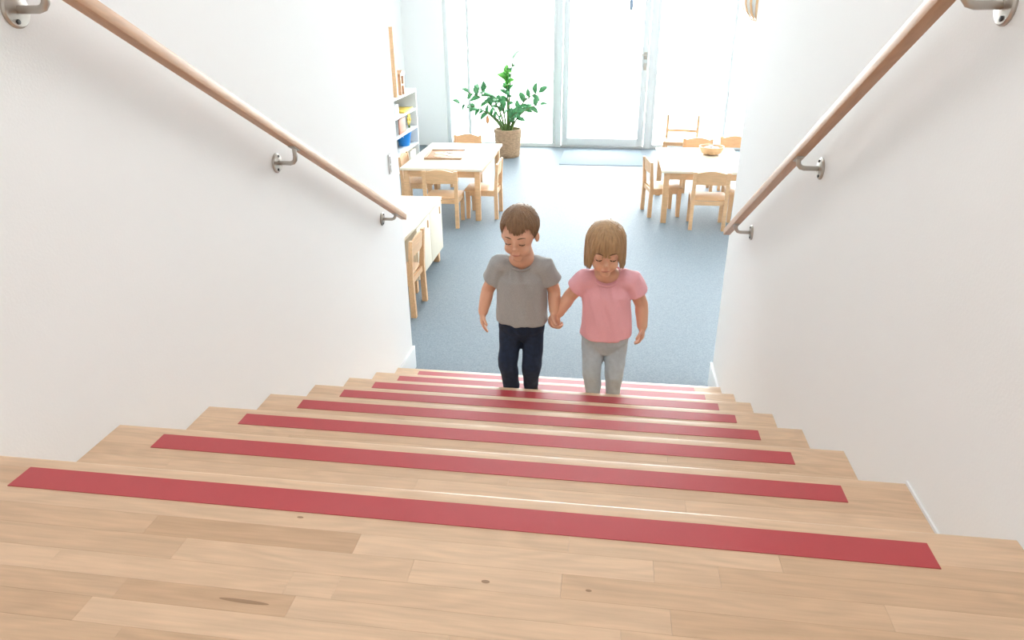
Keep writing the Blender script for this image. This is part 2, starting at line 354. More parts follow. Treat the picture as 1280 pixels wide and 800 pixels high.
# ------------------------------------------------------------------ handrails
def handrail(s, x0, zi, sl, y0, y1, plates, label):
    """s=+1 left wall, -1 right wall; underside z = zi - sl*y"""
    root = tag(empty('handrail', (x0, y1, zi - sl * y1)), label, 'handrail', 'wooden handrails along the stairs')
    B = Vector(root.location); d0, d1, h = .05, .078, .027
    bm = nb(); ang = math.atan(sl); L = (y1 - y0) / math.cos(ang)
    box(bm, (-L / 2, -(d1 - d0) / 2, -h / 2), (L / 2, (d1 - d0) / 2, h / 2), .0022, 2)
    ra = obj('rail', bm, 'rail', root, smooth='auto')
    n = Vector((0, math.sin(ang), math.cos(ang)))
    mid = Vector((x0 + s * (d0 + d1) / 2, (y0 + y1) / 2, zi - sl * (y0 + y1) / 2)) + n * (h / 2)
    ra.location = mid - B
    # local X runs down the slope
    X = Vector((0, math.cos(ang), -math.sin(ang))); Z = n; Y = Z.cross(X)
    ra.rotation_euler = Matrix((X, Y, Z)).transposed().to_euler()
    for (yp, zp) in plates:
        c = Vector((x0, yp, zp)) - B; zt = zi - sl * yp - B.z
        bm = nb(); xm = s * (d0 + d1) / 2
        pts = [c + Vector((s * .004, 0, 0)), c + Vector((xm - s * .018, 0, 0)), c + Vector((xm - s * .008, 0, .003)), c + Vector((xm - s * .002, 0, .010)), c + Vector((xm, 0, .02)), Vector((c.x + xm, c.y, zt + .001))]
        tube(bm, pts, [.0068] * 6, 12, (0, 1, 0)); br = obj('bracket', bm, 'steel', root, smooth=True)
        bm = nb(); lathe(bm, [(.030, 0), (.030, .003), (.027, .006), (.006, .0085)], 28)
        pl = obj('wall_plate', bm, 'steel', br, c, 'auto'); pl.rotation_euler = (0, s * PI / 2, 0)
        for q in (-.019, .019):
            bm = nb(); lathe(bm, [(.0042, .004), (.0042, .0088), (.0015, .0095)], 10)
            sc = obj('screw', bm, 'dark', br, c + Vector((0, q * .35, q)), 'auto'); sc.rotation_euler = (0, s * PI / 2, 0)
        bm = nb(); box(bm, (-.010, -.022, -.003), (.010, .022, 0), .001); tp = obj('mount_plate', bm, 'steel', br, Vector((c.x + xm, c.y, zt)), 'auto'); tp.rotation_euler = (-ang, 0, 0)
    return root
handrail(1, 0.0, .884, .505, -.75, 2.275, [(.338, .672), (1.204, .229), (2.147, -.225), (-.55, 1.12)], 'wooden handrail on steel brackets along the left stair wall')
handrail(-1, W, .9246, .544, -.75, 2.16, [(.405, .668), (1.19, .250), (1.97, -.178), (-.55, 1.18)], 'wooden handrail on steel brackets along the right stair wall')
sw = tag(empty('light_switch', (0, 2.326, -.011)), 'small white light switch near the end of the left stair wall', 'switch')
bx('switch_plate', (0, -.022, -.045), (.006, .022, .045), 'white', sw, .002)
for z in (-.02, .02): bx('rocker', (.006, -.014, z - .016), (.010, .014, z + .016), 'white', sw, .002)

# ------------------------------------------------------------------ unseen fill lamps, added to brighten the children and the landing
def added_fill_lamp(y, power, label):
    t = tag(empty('added_fill_lamp', (W / 2, y, ZC)), label, 'lamp', 'added fill lamps over the stairs')
    b_ = nb(); lathe(b_, [(.288, -.03), (.29, -.05), (.31, -.052), (.32, -.045), (.32, 0)], 40); obj('housing', b_, 'white', t, smooth='auto')
    l = bpy.data.lights.new('fill_light', 'AREA'); l.shape = 'DISK'; l.size = .56; l.energy = power; l.color = (1.0, .985, .965)
    o = bpy.data.objects.new('fill_light', l); COL.objects.link(o); o.parent = t; o.location = (0, 0, -.036)
added_fill_lamp(-1.6, 4.6, 'round white fill lamp added out of view above the landing')
added_fill_lamp(.4, 3.0, 'round white fill lamp added out of view above the stairs')

# ------------------------------------------------------------------ furniture
def make_chair(w=.31, d=.29, h=.51, sh=.27, open_back=False):
    """origin on the floor at chair centre, sitter faces +Y"""
    t = empty('child_chair')
    p = .031; hw = w / 2; hd_ = d / 2
    for sx in (-1, 1):
        x = sx * (hw - p / 2)
        bm = nb(); prism(bm, [(-hd_ - .012, 0), (-hd_ + .022, 0), (-hd_ + .026, sh), (-hd_ + .004, h), (-hd_ - .018, h), (-hd_ - .006, sh)], 0, x - p / 2, x + p / 2)
        obj('back_post', bm, 'beech', t)
        bm = nb(); prism(bm, [(hd_ - .034, 0), (hd_ - .004, 0), (hd_, sh - .014), (hd_ - .042, sh - .014)], 0, x - p / 2, x + p / 2)
        obj('front_leg', bm, 'beech', t)
        bx('side_apron', (x - .009, -hd_ + .02, sh - .055), (x + .009, hd_ - .03, sh - .014), 'beech', t)
    bx('front_apron', (-hw + p, hd_ - .03, sh - .05), (hw - p, hd_ - .014, sh - .014), 'beech', t)
    bx('rear_apron', (-hw + p, -hd_ + .004, sh - .05), (hw - p, -hd_ + .02, sh - .014), 'beech', t)
    bm = nb(); box(bm, (-hw + .002, -hd_ + .022, sh - .014), (hw - .002, hd_ + .012, sh), .004); obj('seat', bm, 'beech', t, smooth='auto')
    bm = nb(); n = 8; A = []
    z0, z1 = (h - .11, h - .012) if not open_back else (h * .62, h * .68)
    for fy in (0, .013):
        lo, hi = [], []
        for i in range(n + 1):
            u = i / n; x = -hw + p + u * (w - 2 * p); bow = .010 * math.sin(PI * u); arch = .024 * math.sin(PI * u) if not open_back else 0
            y = -hd_ - .012 - bow + fy
            lo.append(bm.verts.new((x, y + .010, z0))); hi.append(bm.verts.new((x, y, z1 + arch)))
        A.append((lo, hi))
    (l0, h0), (l1, h1) = A
    for i in range(n):
        bm.faces.new((l0[i], l0[i + 1], h0[i + 1], h0[i])); bm.faces.new((l1[i + 1], l1[i], h1[i], h1[i + 1]))
        bm.faces.new((h0[i], h0[i + 1], h1[i + 1], h1[i])); bm.faces.new((l0[i + 1], l0[i], l1[i], l1[i + 1]))
    bm.faces.new((l0[0], h0[0], h1[0], l1[0])); bm.faces.new((l0[n], l1[n], h1[n], h0[n]))
    obj('backrest', bm, 'beech', t, smooth='auto')
    return t
proto = make_chair(); used = [False]
def chair(x, y, rz, label, group, sc=1.0):
    o = proto if not used[0] else copy_tree(proto); used[0] = True
    o.location = (x, y, F); o.rotation_euler.z = rz; o.scale = (sc,) * 3
    return tag(o, label, 'chair', group)
GL, GR = 'chairs around the left table', 'chairs around the right table'
chair(-.44, 5.19, 0.02, 'light wood child chair with its back to the stairs at the left table', GL)
chair(-.80, 5.72, -PI / 2 + .03, 'light wood child chair between left table and white shelf', GL)
chair(-.135, 5.512, PI / 2, 'light wood child chair on the aisle side of the left table', GL)
chair(-.535, 6.66, PI + .02, 'light wood child chair on the window side of the left table', GL)
chair(1.89, 5.375, -.03, 'light wood child chair with its back to the stairs at the right table', GR)
chair(1.515, 5.75, -PI / 2 + .2, 'light wood child chair on the aisle side of the right table', GR)
chair(2.235, 5.64, PI / 2, 'light wood child chair at the right table, half hidden by the right stair wall', GR)
chair(1.93, 6.66, PI, 'light wood child chair on the window side of the right table, nearer the door', GR)
chair(2.32, 6.80, PI - .06, 'light wood child chair on the window side of the right table, farther from the door', GR)
chair(-.315, 3.265, PI / 2, 'light wood child chair tucked under the low cabinet desk by the stair wall', 'chair at the desk')
oc = make_chair(.40, .34, .54, .27, True); oc.location = (1.87, 8.10, F); oc.rotation_euler.z = PI - .15
tag(oc, 'light wood open-backed chair standing by the window behind the right table', 'chair')

def make_table(x0, x1, y0, y1, h, label):
    t = tag(empty('child_table', ((x0 + x1) / 2, (y0 + y1) / 2, F)), label, 'table', 'low cream tables')
    hx, hy = (x1 - x0) / 2, (y1 - y0) / 2
    bx('tabletop', (-hx, -hy, h - .022), (hx, hy, h), 'cream', t, .004)
    for sx in (-1, 1):
        for sy in (-1, 1):
            cx, cy = sx * (hx - .05), sy * (hy - .05); bx('leg', (cx - .024, cy - .024, 0), (cx + .024, cy + .024, h - .022), 'beech', t, .003)
        bx('apron', (sx * (hx - .05) - .01, -hy + .074, h - .085), (sx * (hx - .05) + .01, hy - .074, h - .022), 'beech', t)
        bx('apron', (-hx + .074, sx * (hy - .05) - .01, h - .085), (hx - .074, sx * (hy - .05) + .01, h - .022), 'beech', t)
    return t
make_table(-.86, -.105, 5.265, 6.50, .48, 'low cream child table with wooden tray near the white shelf')
make_table(1.475, 2.235, 5.385, 6.47, .48, 'low cream child table with bowl half hidden by the right stair wall')
# wooden tray on the left table
tz = F + .48
ty = tag(empty('wooden_tray', (-.565, 5.86, tz)), 'flat brown wooden puzzle tray lying on the left table', 'tray')
ty.rotation_euler.z = .08
bx('tray_base', (-.18, -.21, 0), (.18, .21, .008), 'rail', ty, .003)
for a, b in (((-.18, -.21), (.18, -.195)), ((-.18, .195), (.18, .21)), ((-.18, -.195), (-.165, .195)), ((.165, -.195), (.18, .195))): bx('rim', (*a, .008), (*b, .018), 'rail', ty, .002)
rr = random.Random(5)
for i, (x, y, w, h_, m) in enumerate(((-.08, .05, .07, .10, 'cream'), (.03, .09, .06, .05, 'pebble'), (.06, -.05, .08, .07, 'cream'), (-.07, -.11, .06, .05, 'rail'), (.0, -.01, .05, .06, 'pebble'))):
    b_ = nb(); lathe(b_, [(w * .6, .0083), (w * .6, .012), (w * .52, .014)], 9, (0, 0, 0), lambda k, j: .008 * math.sin(k * 2.1)); o = obj('puzzle_piece', b_, m, ty, (x, y, 0), 'auto')
# bowl on the right table
bw = tag(empty('bowl', (1.985, 6.17, tz)), 'round light wooden bowl holding pale stones on the right table', 'bowl')
b_ = nb(); lathe(b_, [(.06, 0), (.095, .012), (.112, .045), (.118, .075), (.111, .075), (.104, .045), (.088, .02), (.03, .016)], 28); obj('bowl_body', b_, 'beech', bw, smooth='auto')
for i, (x, y, z, r) in enumerate(((-.04, .01, .05, .033), (.035, -.02, .052, .036), (.0, .045, .055, .032))):
    b_ = nb(); ell(b_, (0, 0, 0), (r, r * .85, r * .7), seg=14, rings=9)
    tag(obj('stone', b_, 'pebble', None, (1.985 + x, 6.17 + y, tz + z), True), ('leftmost pale stone in the wooden bowl', 'rightmost pale stone in the wooden bowl', 'pale stone at the back of the wooden bowl')[i], 'stone', 'stones in the bowl')
# low cabinet desk
dk = tag(empty('low_cabinet', (-.23, 3.6, F)), 'low cream cabinet desk behind the end of the left stair wall', 'cabinet')
bx('worktop', (-.52, -.70, .478), (.0, .635, .50), 'cream', dk, .003)
bx('body', (-.50, -.10, .10), (-.018, .625, .478), 'cream', dk)
for y0, y1 in ((-.095, .262), (.268, .62)):
    dr = bx('door', (-.018, y0, .105), (-.002, y1, .472), 'cream', dk, .002)
    b_ = nb(); tube(b_, [(-.003, (y1 - .07), .40), (-.003, (y1 - .07), .44)], [.010, .010], 12); o = obj('finger_hole', b_, 'beech', dr, smooth=True)
for x in (-.46, -.05):
    for y in (-.06, .585): bx('foot', (x - .022, y - .022, 0), (x + .022, y + .022, .10), 'beech', dk, .002)
bx('side_panel', (-.50, -.69, 0), (-.02, -.668, .478), 'cream', dk)
# white shelf
sf = tag(empty('shelf_unit', (XL + .01, 7.25, F)), 'white open shelf unit with toys against the far left wall', 'shelf')
SD = .39
for z in (.045, .23, .43, .645, .855): bx('shelf_board', (0, -.64, z - .02), (SD, .64, z), 'white', sf, .002)
for y in (-.66, .64): bx('side_panel', (0, y, 0), (SD, y + .02, .875), 'white', sf, .002)
bx('back_panel', (0, -.64, .025), (.01, .64, .835), 'white', sf)
SX = XL + .01 + SD
def sz(h): return F + h
b_ = nb(); box(b_, (-.034, -.03, 0), (.034, .03, .74), .003)
o = tag(obj('wooden_lath', b_, 'beech', None, (SX - .05, 7.19, sz(.855)), 'auto'), 'tall narrow light wooden lath standing on the white shelf', 'lath')
hs = tag(empty('toy_house', (SX - .07, 7.42, sz(.855))), 'small wooden toy house with window openings on the white shelf', 'toy')
for a, b in (((-.05, -.07, 0), (.05, -.045, .21)), ((-.05, .045, 0), (.05, .07, .21)), ((-.05, -.045, .10), (.05, .045, .12))): bx('house_wall', a, b, 'rail', hs, .002)
b_ = nb(); prism(b_, [(-.085, .21), (.085, .21), (.085, .235), (0, .27), (-.085, .235)], 0, -.055, .055); obj('roof', b_, 'rail', hs)
b_ = nb(); tube(b_, [(.0, 0, .12), (.0, 0, .165)], [.02, .012], 12); obj('figure', b_, 'beech', hs, smooth=True)
o = tag(bx('white_box', (-.10, -.07, 0), (.10, .07, .13), 'white', None, .004, (SX - .13, 7.16, sz(.645))), 'white box on the upper shelf level', 'box')
o = tag(bx('yellow_folder', (-.12, -.20, 0), (.12, .20, .022), 'yellow', None, .003, (SX - .14, 7.60, sz(.645))), 'flat yellow folder lying on the upper shelf level', 'folder')
pb = tag(empty('picture_book', (SX - .03, 7.33, sz(.43))), 'picture book with red brown cover on the middle shelf level', 'book')
bx('cover', (-.012, -.13, 0), (.0, .13, .17), 'redbrown', pb, .001); bx('pages', (-.024, -.125, .004), (-.0125, .125, .165), 'white', pb)
fl = tag(empty('yellow_flower', (SX - .06, 7.72, sz(.43))), 'yellow paper flower standing on the middle shelf level', 'flower')
b_ = nb(); tube(b_, [(0, 0, 0), (0, 0, .08)], [.012, .008], 8); obj('stem', b_, 'stem', fl, smooth=True)
b_ = nb(); ell(b_, (0, 0, 0), (.028, .028, .028)); obj('flower_centre', b_, 'yellow', fl, (0, 0, .10), True)
pet = mesh_of(ell(nb(), (0, .045, 0), (.010, .034, .018), seg=10, rings=6), 'petal', True); pet.materials.append(M['yellow'])
for k in range(9):
    o = bpy.data.objects.new('petal', pet); COL.objects.link(o); o.parent = fl; o.location = (0, 0, .10); o.rotation_euler = (k * 2 * PI / 9, 0, 0)
bk = tag(empty('blue_bucket', (SX - .11, 7.62, sz(.23))), 'bright blue bucket on the lower shelf level', 'bucket')
b_ = nb(); lathe(b_, [(.065, 0), (.095, .16), (.099, .16), (.099, .168), (.09, .168), (.062, .008)], 26); obj('bucket_body', b_, 'blue', bk, smooth='auto')
b_ = nb(); tube(b_, [(.0, .097 * math.cos(a), .15 - .07 * math.sin(a)) for a in [PI * i / 10 for i in range(11)]], [.004] * 11, 8); b_2 = obj('bucket_handle', b_, 'white', bk, (.006, 0, 0), True); b_2.rotation_euler = (0, -.1, 0); b_2.location.x = .03
o = tag(bx('pale_blue_box', (-.12, -.14, 0), (.12, .14, .12), 'bluelt', None, .006, (SX - .14, 7.25, sz(.045))), 'pale blue box on the bottom shelf level', 'box')
o = tag(bx('cream_box', (-.12, -.12, 0), (.12, .12, .12), 'cream', None, .006, (SX - .14, 7.68, sz(.045))), 'cream coloured box on the bottom shelf level', 'box')

# door mat
tag(bx('door_mat', (.40, 7.78, F), (1.42, 8.74, F + .006), 'mat', None, .002), 'blue grey door mat in front of the glass door', 'mat')

# ------------------------------------------------------------------ potted plant
px, py = -.297, 8.22
pot = tag(empty('potted_plant', (px, py, F)), 'green leafy plant in a woven basket pot beside the window', 'plant')
prof = [(.135, 0), (.145, .01)]
for j in range(1, 13): prof.append((.145 + .03 * j / 12 + (.004 if j % 2 else 0), .01 + .335 * j / 12))
prof += [(.172, .352), (.155, .352), (.15, .30)]
b_ = nb(); lathe(b_, prof, 40, (0, 0, 0), lambda k, j: .003 * (1 if (k + j) % 2 else -1)); obj('basket', b_, 'basket', pot, smooth='auto')
b_ = nb(); lathe(b_, [(.15, .27), (.15, .315), (.05, .33)], 24); obj('soil', b_, 'soil', pot, smooth=True)
def leafmesh(L, wd_):
    bm = nb(); n = 6; rows = []
    for i in range(n + 1):
        u = i / n; ww = wd_ * math.sin(PI * min(1, u * .92 + .06)) ** .8; z = .10 * L * math.sin(PI * u) - .12 * L * u * u
        rows.append([bm.verts.new((s * ww / 2, u * L, z + abs(s) * .12 * ww)) for s in (-1, 0, 1)])
    for a, b in zip(rows, rows[1:]):
        for k in range(2): bm.faces.new((a[k], a[k + 1], b[k + 1], b[k]))
    r = bmesh.ops.extrude_face_region(bm, geom=bm.faces[:]); 
    bmesh.ops.translate(bm, verts=[v for v in r['geom'] if isinstance(v, bmesh.types.BMVert)], vec=(0, 0, .0012))
    return mesh_of(bm, 'leaf', True)
lm = [leafmesh(.125, .072), leafmesh(.145, .085), leafmesh(.11, .065)]
lm2 = [leafmesh(.15, .095)]
for m_ in lm: m_.materials.append(M['leaf'])
for m_ in lm2: m_.materials.append(M['leaf2'])
rl = random.Random(11)
stems = [((-.60, -.05, .66), 9, 0), ((-.52, .10, .78), 9, 0), ((-.33, -.10, .84), 10, 0), ((-.42, .0, .60), 7, 0), ((.0, .0, 1.0), 14, 1), ((.07, .05, 1.16), 8, 0), ((.40, .0, .80), 9, 0), ((.42, -.06, .66), 7, 0), ((.25, .12, .62), 8, 0), ((-.12, -.14, .74), 8, 0), ((.14, -.16, .58), 7, 0)]
for (tx, tyy, th), nl, br in stems:
    tip = Vector((tx, tyy, th)); base = Vector((tx * .08, tyy * .2, .30)); ctrl = Vector((tx * .30, tyy * .4, .30 + (th - .30) * .85))
    def bz(u): return base * (1 - u) ** 2 + ctrl * (2 * u * (1 - u)) + tip * u * u
    b_ = nb(); tube(b_, [bz(i / 8) for i in range(9)], [.014 - .0011 * i for i in range(9)], 7); sm = obj('stem', b_, 'stem', pot, smooth=True)
    for i in range(nl):
        u = .34 + .66 * i / (nl - 1); p_ = bz(u); tg = (bz(min(1, u + .02)) - bz(u - .02)).normalized()
        sd = tg.cross(Vector((0, 1, 0)) if rl.random() < .6 else Vector((1, 0, 0))).normalized() * (1 if i % 2 else -1)
        d = (sd * (1.0 if i < nl - 1 else .1) + tg * rl.uniform(.35, .8) + Vector((rl.uniform(-.3, .3), rl.uniform(-.5, .5), rl.uniform(-.1, .35)))).normalized()
        me_ = rl.choice(lm2) if (br and u > .6) else rl.choice(lm)
        o = bpy.data.objects.new('leaf', me_); COL.objects.link(o); o.parent = sm; o.location = p_
        up = (Vector((0, -.6, .8)) + Vector((rl.uniform(-.4, .4), 0, rl.uniform(-.3, .3)))); xa = d.cross(up).normalized(); up = xa.cross(d)
        o.rotation_euler = Matrix((xa, d, up)).transposed().to_euler(); s_ = rl.uniform(.75, 1.15); o.scale = (s_,) * 3

# ------------------------------------------------------------------ hanging things
def ornament(name, loc, r, m, label, cat, top):
    t = tag(empty(name, loc), label, cat)
    b_ = nb(); lathe(b_, [(.002, -r[1]), (r[0] * .6, -r[1] * .7), (r[0], -.1 * r[1]), (r[0] * .7, .5 * r[1]), (.004, r[1])], 16); o = obj('drop', b_, m, t, smooth=True); o.scale.y = .4
    b_ = nb(); tube(b_, [(0, 0, r[1]), (0, 0, top - loc[2])], [.0012, .0012], 6); obj('thread', b_, 'white', t)
ornament('window_ornament', (1.19, YF - .04, .63), (.028, .09), 'slate', 'blue grey drop ornament hanging before the glass door', 'ornament', ZC)
ornament('window_ornament', (-.66, YF - .06, -.80), (.030, .06), 'orange', 'small orange drop ornament hanging beside the potted plant', 'ornament', ZC)
pl = tag(empty('pendant_lamp', (2.41, 7.0, .46)), 'round wooden slatted pendant lamp at the top edge beside right wall', 'lamp')
b_ = nb(); lathe(b_, [(.02, .02), (.085, .045), (.15, .10), (.185, .17), (.19, .25), (.16, .33), (.08, .38), (.02, .39)], 28); o = obj('inner_shade', b_, 'white', pl, smooth=True); o.scale = (.93, .93, .96); o.location.z = .012
pr = [(.02, .0), (.09, .03), (.155, .09), (.19, .17), (.196, .25), (.165, .34), (.085, .39), (.02, .40)]
sl_ = nb()
tube(sl_, [Vector((r, 0, z)) for r, z in pr], [(.012, .003)] * len(pr), 8, (0, 1, 0)); slm = mesh_of(sl_, 'slat', True); slm.materials.append(M['beech'])
for k in range(20):
    o = bpy.data.objects.new('slat', slm); COL.objects.link(o); o.parent = pl; o.rotation_euler.z = k * 2 * PI / 20
b_ = nb(); tube(b_, [(0, 0, .39), (0, 0, ZC - .46)], [.004, .004], 8); obj('cord', b_, 'white', pl)

# ------------------------------------------------------------------ children
def head_shapes(bm, Hm, k=1.0, girl=False):
    """head in local space (x side, -y face, z up) placed by matrix Hm"""
    tmp = nb()
    def e(c, r): ell(tmp, c, r)
    e((0, .008, .034), (.070, .083, .074)); e((0, -.028, .008), (.064, .058, .062)); e((0, -.032, -.030), (.054, .050, .060))
    for s in (-1, 1):
        e((s * .027, -.055, -.036), (.026, .025, .026)); e((s * .070, .004, -.012), (.010, .016, .023))
        e((s * .027, -.079, .019), (.017, .008, .007))                       # brow ridge
        e((s * .0275, -.0765, .002), (.0125, .0085, .0095))                 # lowered eyelid
        e((s * .007, -.091, -.025), (.006, .006, .005))
    e((0, -.093, -.021), (.0085, .0095, .0085)); e((0, -.085, -.006), (.006, .008, .018))
    e((0, -.066, -.074), (.022, .018, .017)); e((0, -.080, -.053), (.017, .009, .009))
    tube(tmp, [(0, .020, -.03), (0, .030, -.085), (0, .048, -.145)], [.040, .037, .044], 16)
    bmesh.ops.transform(tmp, matrix=Hm, verts=tmp.verts[:])
    me = bpy.data.meshes.new('t'); bmesh.ops.recalc_face_normals(tmp, faces=tmp.faces[:]); tmp.to_mesh(me); tmp.free(); bm.from_mesh(me); bpy.data.meshes.remove(me)
def hand(bm, wr, d, n, th, L, curls, thumb=(.55, .75, .35), thumb_curl=.3):
    wr = Vector(wr); d = Vector(d).normalized(); n = Vector(n); n = (n - d * n.dot(d)).normalized(); th = Vector(th); th = (th - d * th.dot(d) - n * th.dot(n)).normalized()
    tube(bm, [wr - d * .012, wr + d * .10 * L, wr + d * .32 * L, wr + d * .48 * L], [(.155 * L, .14 * L), (.185 * L, .135 * L), (.225 * L, .125 * L), (.21 * L, .10 * L)], 12, th)
    for i, (o, ln) in enumerate(((.160, .40), (.055, .46), (-.052, .43), (-.155, .34))):
        p = wr + d * ((.47 - abs(o + .02) * .25) * L) + th * (o * L); a = 0; pts = [p]
        c = curls[i] if isinstance(curls, (list, tuple)) else curls
        for j, f in enumerate((.45, .32, .28)):
            a += c * (1, 1.15, .8)[j]; p = p + (d * math.cos(a) + n * math.sin(a)) * (ln * L * f); pts.append(p)
        r = (.062 if i < 3 else .054) * L
        tube(bm, pts, [r * 1.08, r, r * .95, r * .82], 9, th)
    p = wr + d * .12 * L + th * .13 * L; v = (d * thumb[0] + th * thumb[1] + n * thumb[2]).normalized(); pts = [p]
    p = p + v * .20 * L; pts.append(p); v2 = (v * (1 - thumb_curl) + d * thumb_curl + n * thumb_curl * .6).normalized(); p = p + v2 * .17 * L; pts.append(p); p = p + (v2 + n * .2).normalized() * .12 * L; pts.append(p)
    tube(bm, pts, [.085 * L, .075 * L, .066 * L, .055 * L], 9, n)
def hair_surface(girl):
    """returns f(phi, s, off) -> local point; phi=0 is the face side (-y), s 0 crown .. 1 hair end"""
    c = Vector((0, .010, .036)); a, b, h = (.0765, .0905, .083) if not girl else (.080, .094, .086)
    def zlow(phi):
        ph = abs(((phi + PI) % (2 * PI)) - PI)            # 0 front .. pi back
        if not girl:
            if ph < .75: return .062 - .024 * math.cos(min(1.0, ph / .62) * PI / 2) ** 1.3 - .008 * math.sin(phi * 3)   # swept fringe
            if ph < 1.25: return .062 - .074 * (ph - .75) / .5                      # temples
            if ph < 1.75: return -.012 + .020 * math.sin((ph - 1.25) / .5 * PI)      # around the ear
            return -.012 - .048 * min(1, (ph - 1.75) / .8)                           # nape
        if ph < .62: return .008 + .010 * (ph / .62)
        if ph < .80: return (.018 - .070 * (ph - .62) / .18)
        return -.060 - .016 * min(1, (ph - .8))
    def f(phi, s, off=0.0, zl=None):
        zl = zlow(phi) if zl is None else zl
        top = h; tot = top - (zl - c.z)
        z = top - tot * s
        x_, y_ = math.sin(phi), -math.cos(phi)
        if z > 0: rr = math.sqrt(max(0, 1 - (z / h) ** 2))
        else: rr = 1.0 + ((.05 * math.sin(min(1, -z / .13) * PI * .75)) if girl else -.55 * (z / h) ** 2 * .9)
        # crown: redistribute so that rings near the top are dense
        return c + Vector((x_ * a * rr, y_ * b * rr, z)) + Vector((x_, y_, .45 * max(0, z) / h)).normalized() * off
    return f, zlow
def hair(person, Hm, girl, m, seed):
    f, zl = hair_surface(girl); bm = nb(); NP, NS = 120, 26; rnd = random.Random(seed); rows = []
    jag = [rnd.uniform(-.006, .006) * (1.0 if not girl else .8) for _ in range(NP)]
    def sc(j): return 1 - math.cos(j / NS * PI / 2) if j < NS else 1.0
    grid = []
    for j in range(NS + 1):
        s = (j / NS) ** 1.7; row = []
        for i in range(NP):
            phi = 2 * PI * i / NP; z0 = zl(phi) + jag[i]
            w_ = noise.noise(Vector((math.cos(phi) * 9, math.sin(phi) * 9, s * 1.4 + seed))) * .0035 * min(1, s * 3) + (.0012 * math.sin(phi * 47 + 2 * s) + .0010 * math.sin(phi * 29 - 3 * s)) * min(1, s * 4)
            row.append(f(phi, s, w_, z0))
        grid.append(row)
    V = [[bm.verts.new(p) for p in row] for row in grid[1:]]; cv = bm.verts.new(grid[0][0])
    inner = [bm.verts.new(grid[-1][i] * .90 + Vector((0, .001, .004))) for i in range(NP)]
    inner2 = [bm.verts.new(Vector((grid[-6][i].x * .86, grid[-6][i].y * .86 + .0015, grid[-6][i].z))) for i in range(NP)]
    for i in range(NP): bm.faces.new((cv, V[0][(i + 1) % NP], V[0][i]))
    allr = V + [inner, inner2]
    for a, b in zip(allr, allr[1:]):
        for i in range(NP): bm.faces.new((a[i], a[(i + 1) % NP], b[(i + 1) % NP], b[i]))
    bmesh.ops.transform(bm, matrix=Hm, verts=bm.verts[:])
    hr = obj('hair', bm, m, person, -Vector(person.location), True)
    bm = nb()
    for k in range(260):                                       # loose locks over the cap
        phi = rnd.uniform(0, 2 * PI); s0 = rnd.uniform(.02, .55); ext = rnd.uniform(-.008, .007); z0 = zl(phi) + ext; dphi = rnd.uniform(-.12, .12); off = rnd.uniform(.0005, .0035)
        n = 7; pts = [f(phi + dphi * (u / n), (s0 + (1 - s0) * (u / n)), off * math.sin(PI * (.15 + .75 * u / n)) , z0) for u in range(n + 1)]
        tube(bm, pts, [(.0024, .0011), (.0028, .0013), (.0028, .0013), (.0026, .0012), (.0022, .001), (.0018, .0009), (.0012, .0007), (.0005, .0004)], 5, (math.cos(phi), math.sin(phi), 0), False)
    bmesh.ops.transform(bm, matrix=Hm, verts=bm.verts[:])
    obj('hair_locks', bm, m, hr, (0, 0, 0), True)['kind'] = 'stuff'
def face_parts(person, Hm):
    L = -Vector(person.location)
    def place(name, bm, m): bmesh.ops.transform(bm, matrix=Hm, verts=bm.verts[:]); return obj(name, bm, m, person, L, True)
    for s in (-1, 1):
        pts = [Vector((s * .0275 + .0125 * math.cos(a), -.0853 + .0045 * math.cos(a) ** 2, -.0015 - .0038 * math.sin(a))) for a in [PI * i / 8 for i in range(9)]]
        place('eyelashes', tube(nb(), pts, [.0008, .0014, .0019, .0021, .0021, .0021, .0019, .0014, .0008], 6), 'lash')
        pts = [Vector((s * (.013 + .029 * u), -.0880 + .014 * u * u, .0225 + .004 * math.sin(PI * u))) for u in [i / 6 for i in range(7)]]
        place('eyebrow', tube(nb(), pts, [.0012, .0022, .0026, .0026, .0022, .0016, .001], 6, (0, 0, 1)), 'brow')
    pts = [Vector((.0165 * u, -.0895 + .006 * u * u, -.0535 + .0010 * (1 - u * u))) for u in [-1 + i / 4 for i in range(9)]]
    place('lips', tube(nb(), pts, [.0012, .002, .0028, .0031, .0031, .0031, .0028, .002, .0012], 8, (0, 0, 1)), 'lips')
def shoe(bm, an, toe, z0, k=1.0):
    an = Vector(an); d = (Vector(toe) - an); d.z = 0; d.normalize(); s = Vector((-d.y, d.x, 0))
    heel = Vector((an.x, an.y, z0)) - d * .028 * k
    pts = [heel + Vector((0, 0, .024)), heel + d * .03 * k + Vector((0, 0, .027)), heel + d * .075 * k + Vector((0, 0, .022)), heel + d * .115 * k + Vector((0, 0, .017)), heel + d * .132 * k + Vector((0, 0, .014))]
    tube(bm, pts, [(.024, .022), (.027, .026), (.030, .021), (.028, .016), (.020, .012)], 14, s)
    tube(bm, [heel + d * .012 + Vector((0, 0, .03)), Vector((an.x, an.y, z0 + .062))], [.027, .027], 14, s)
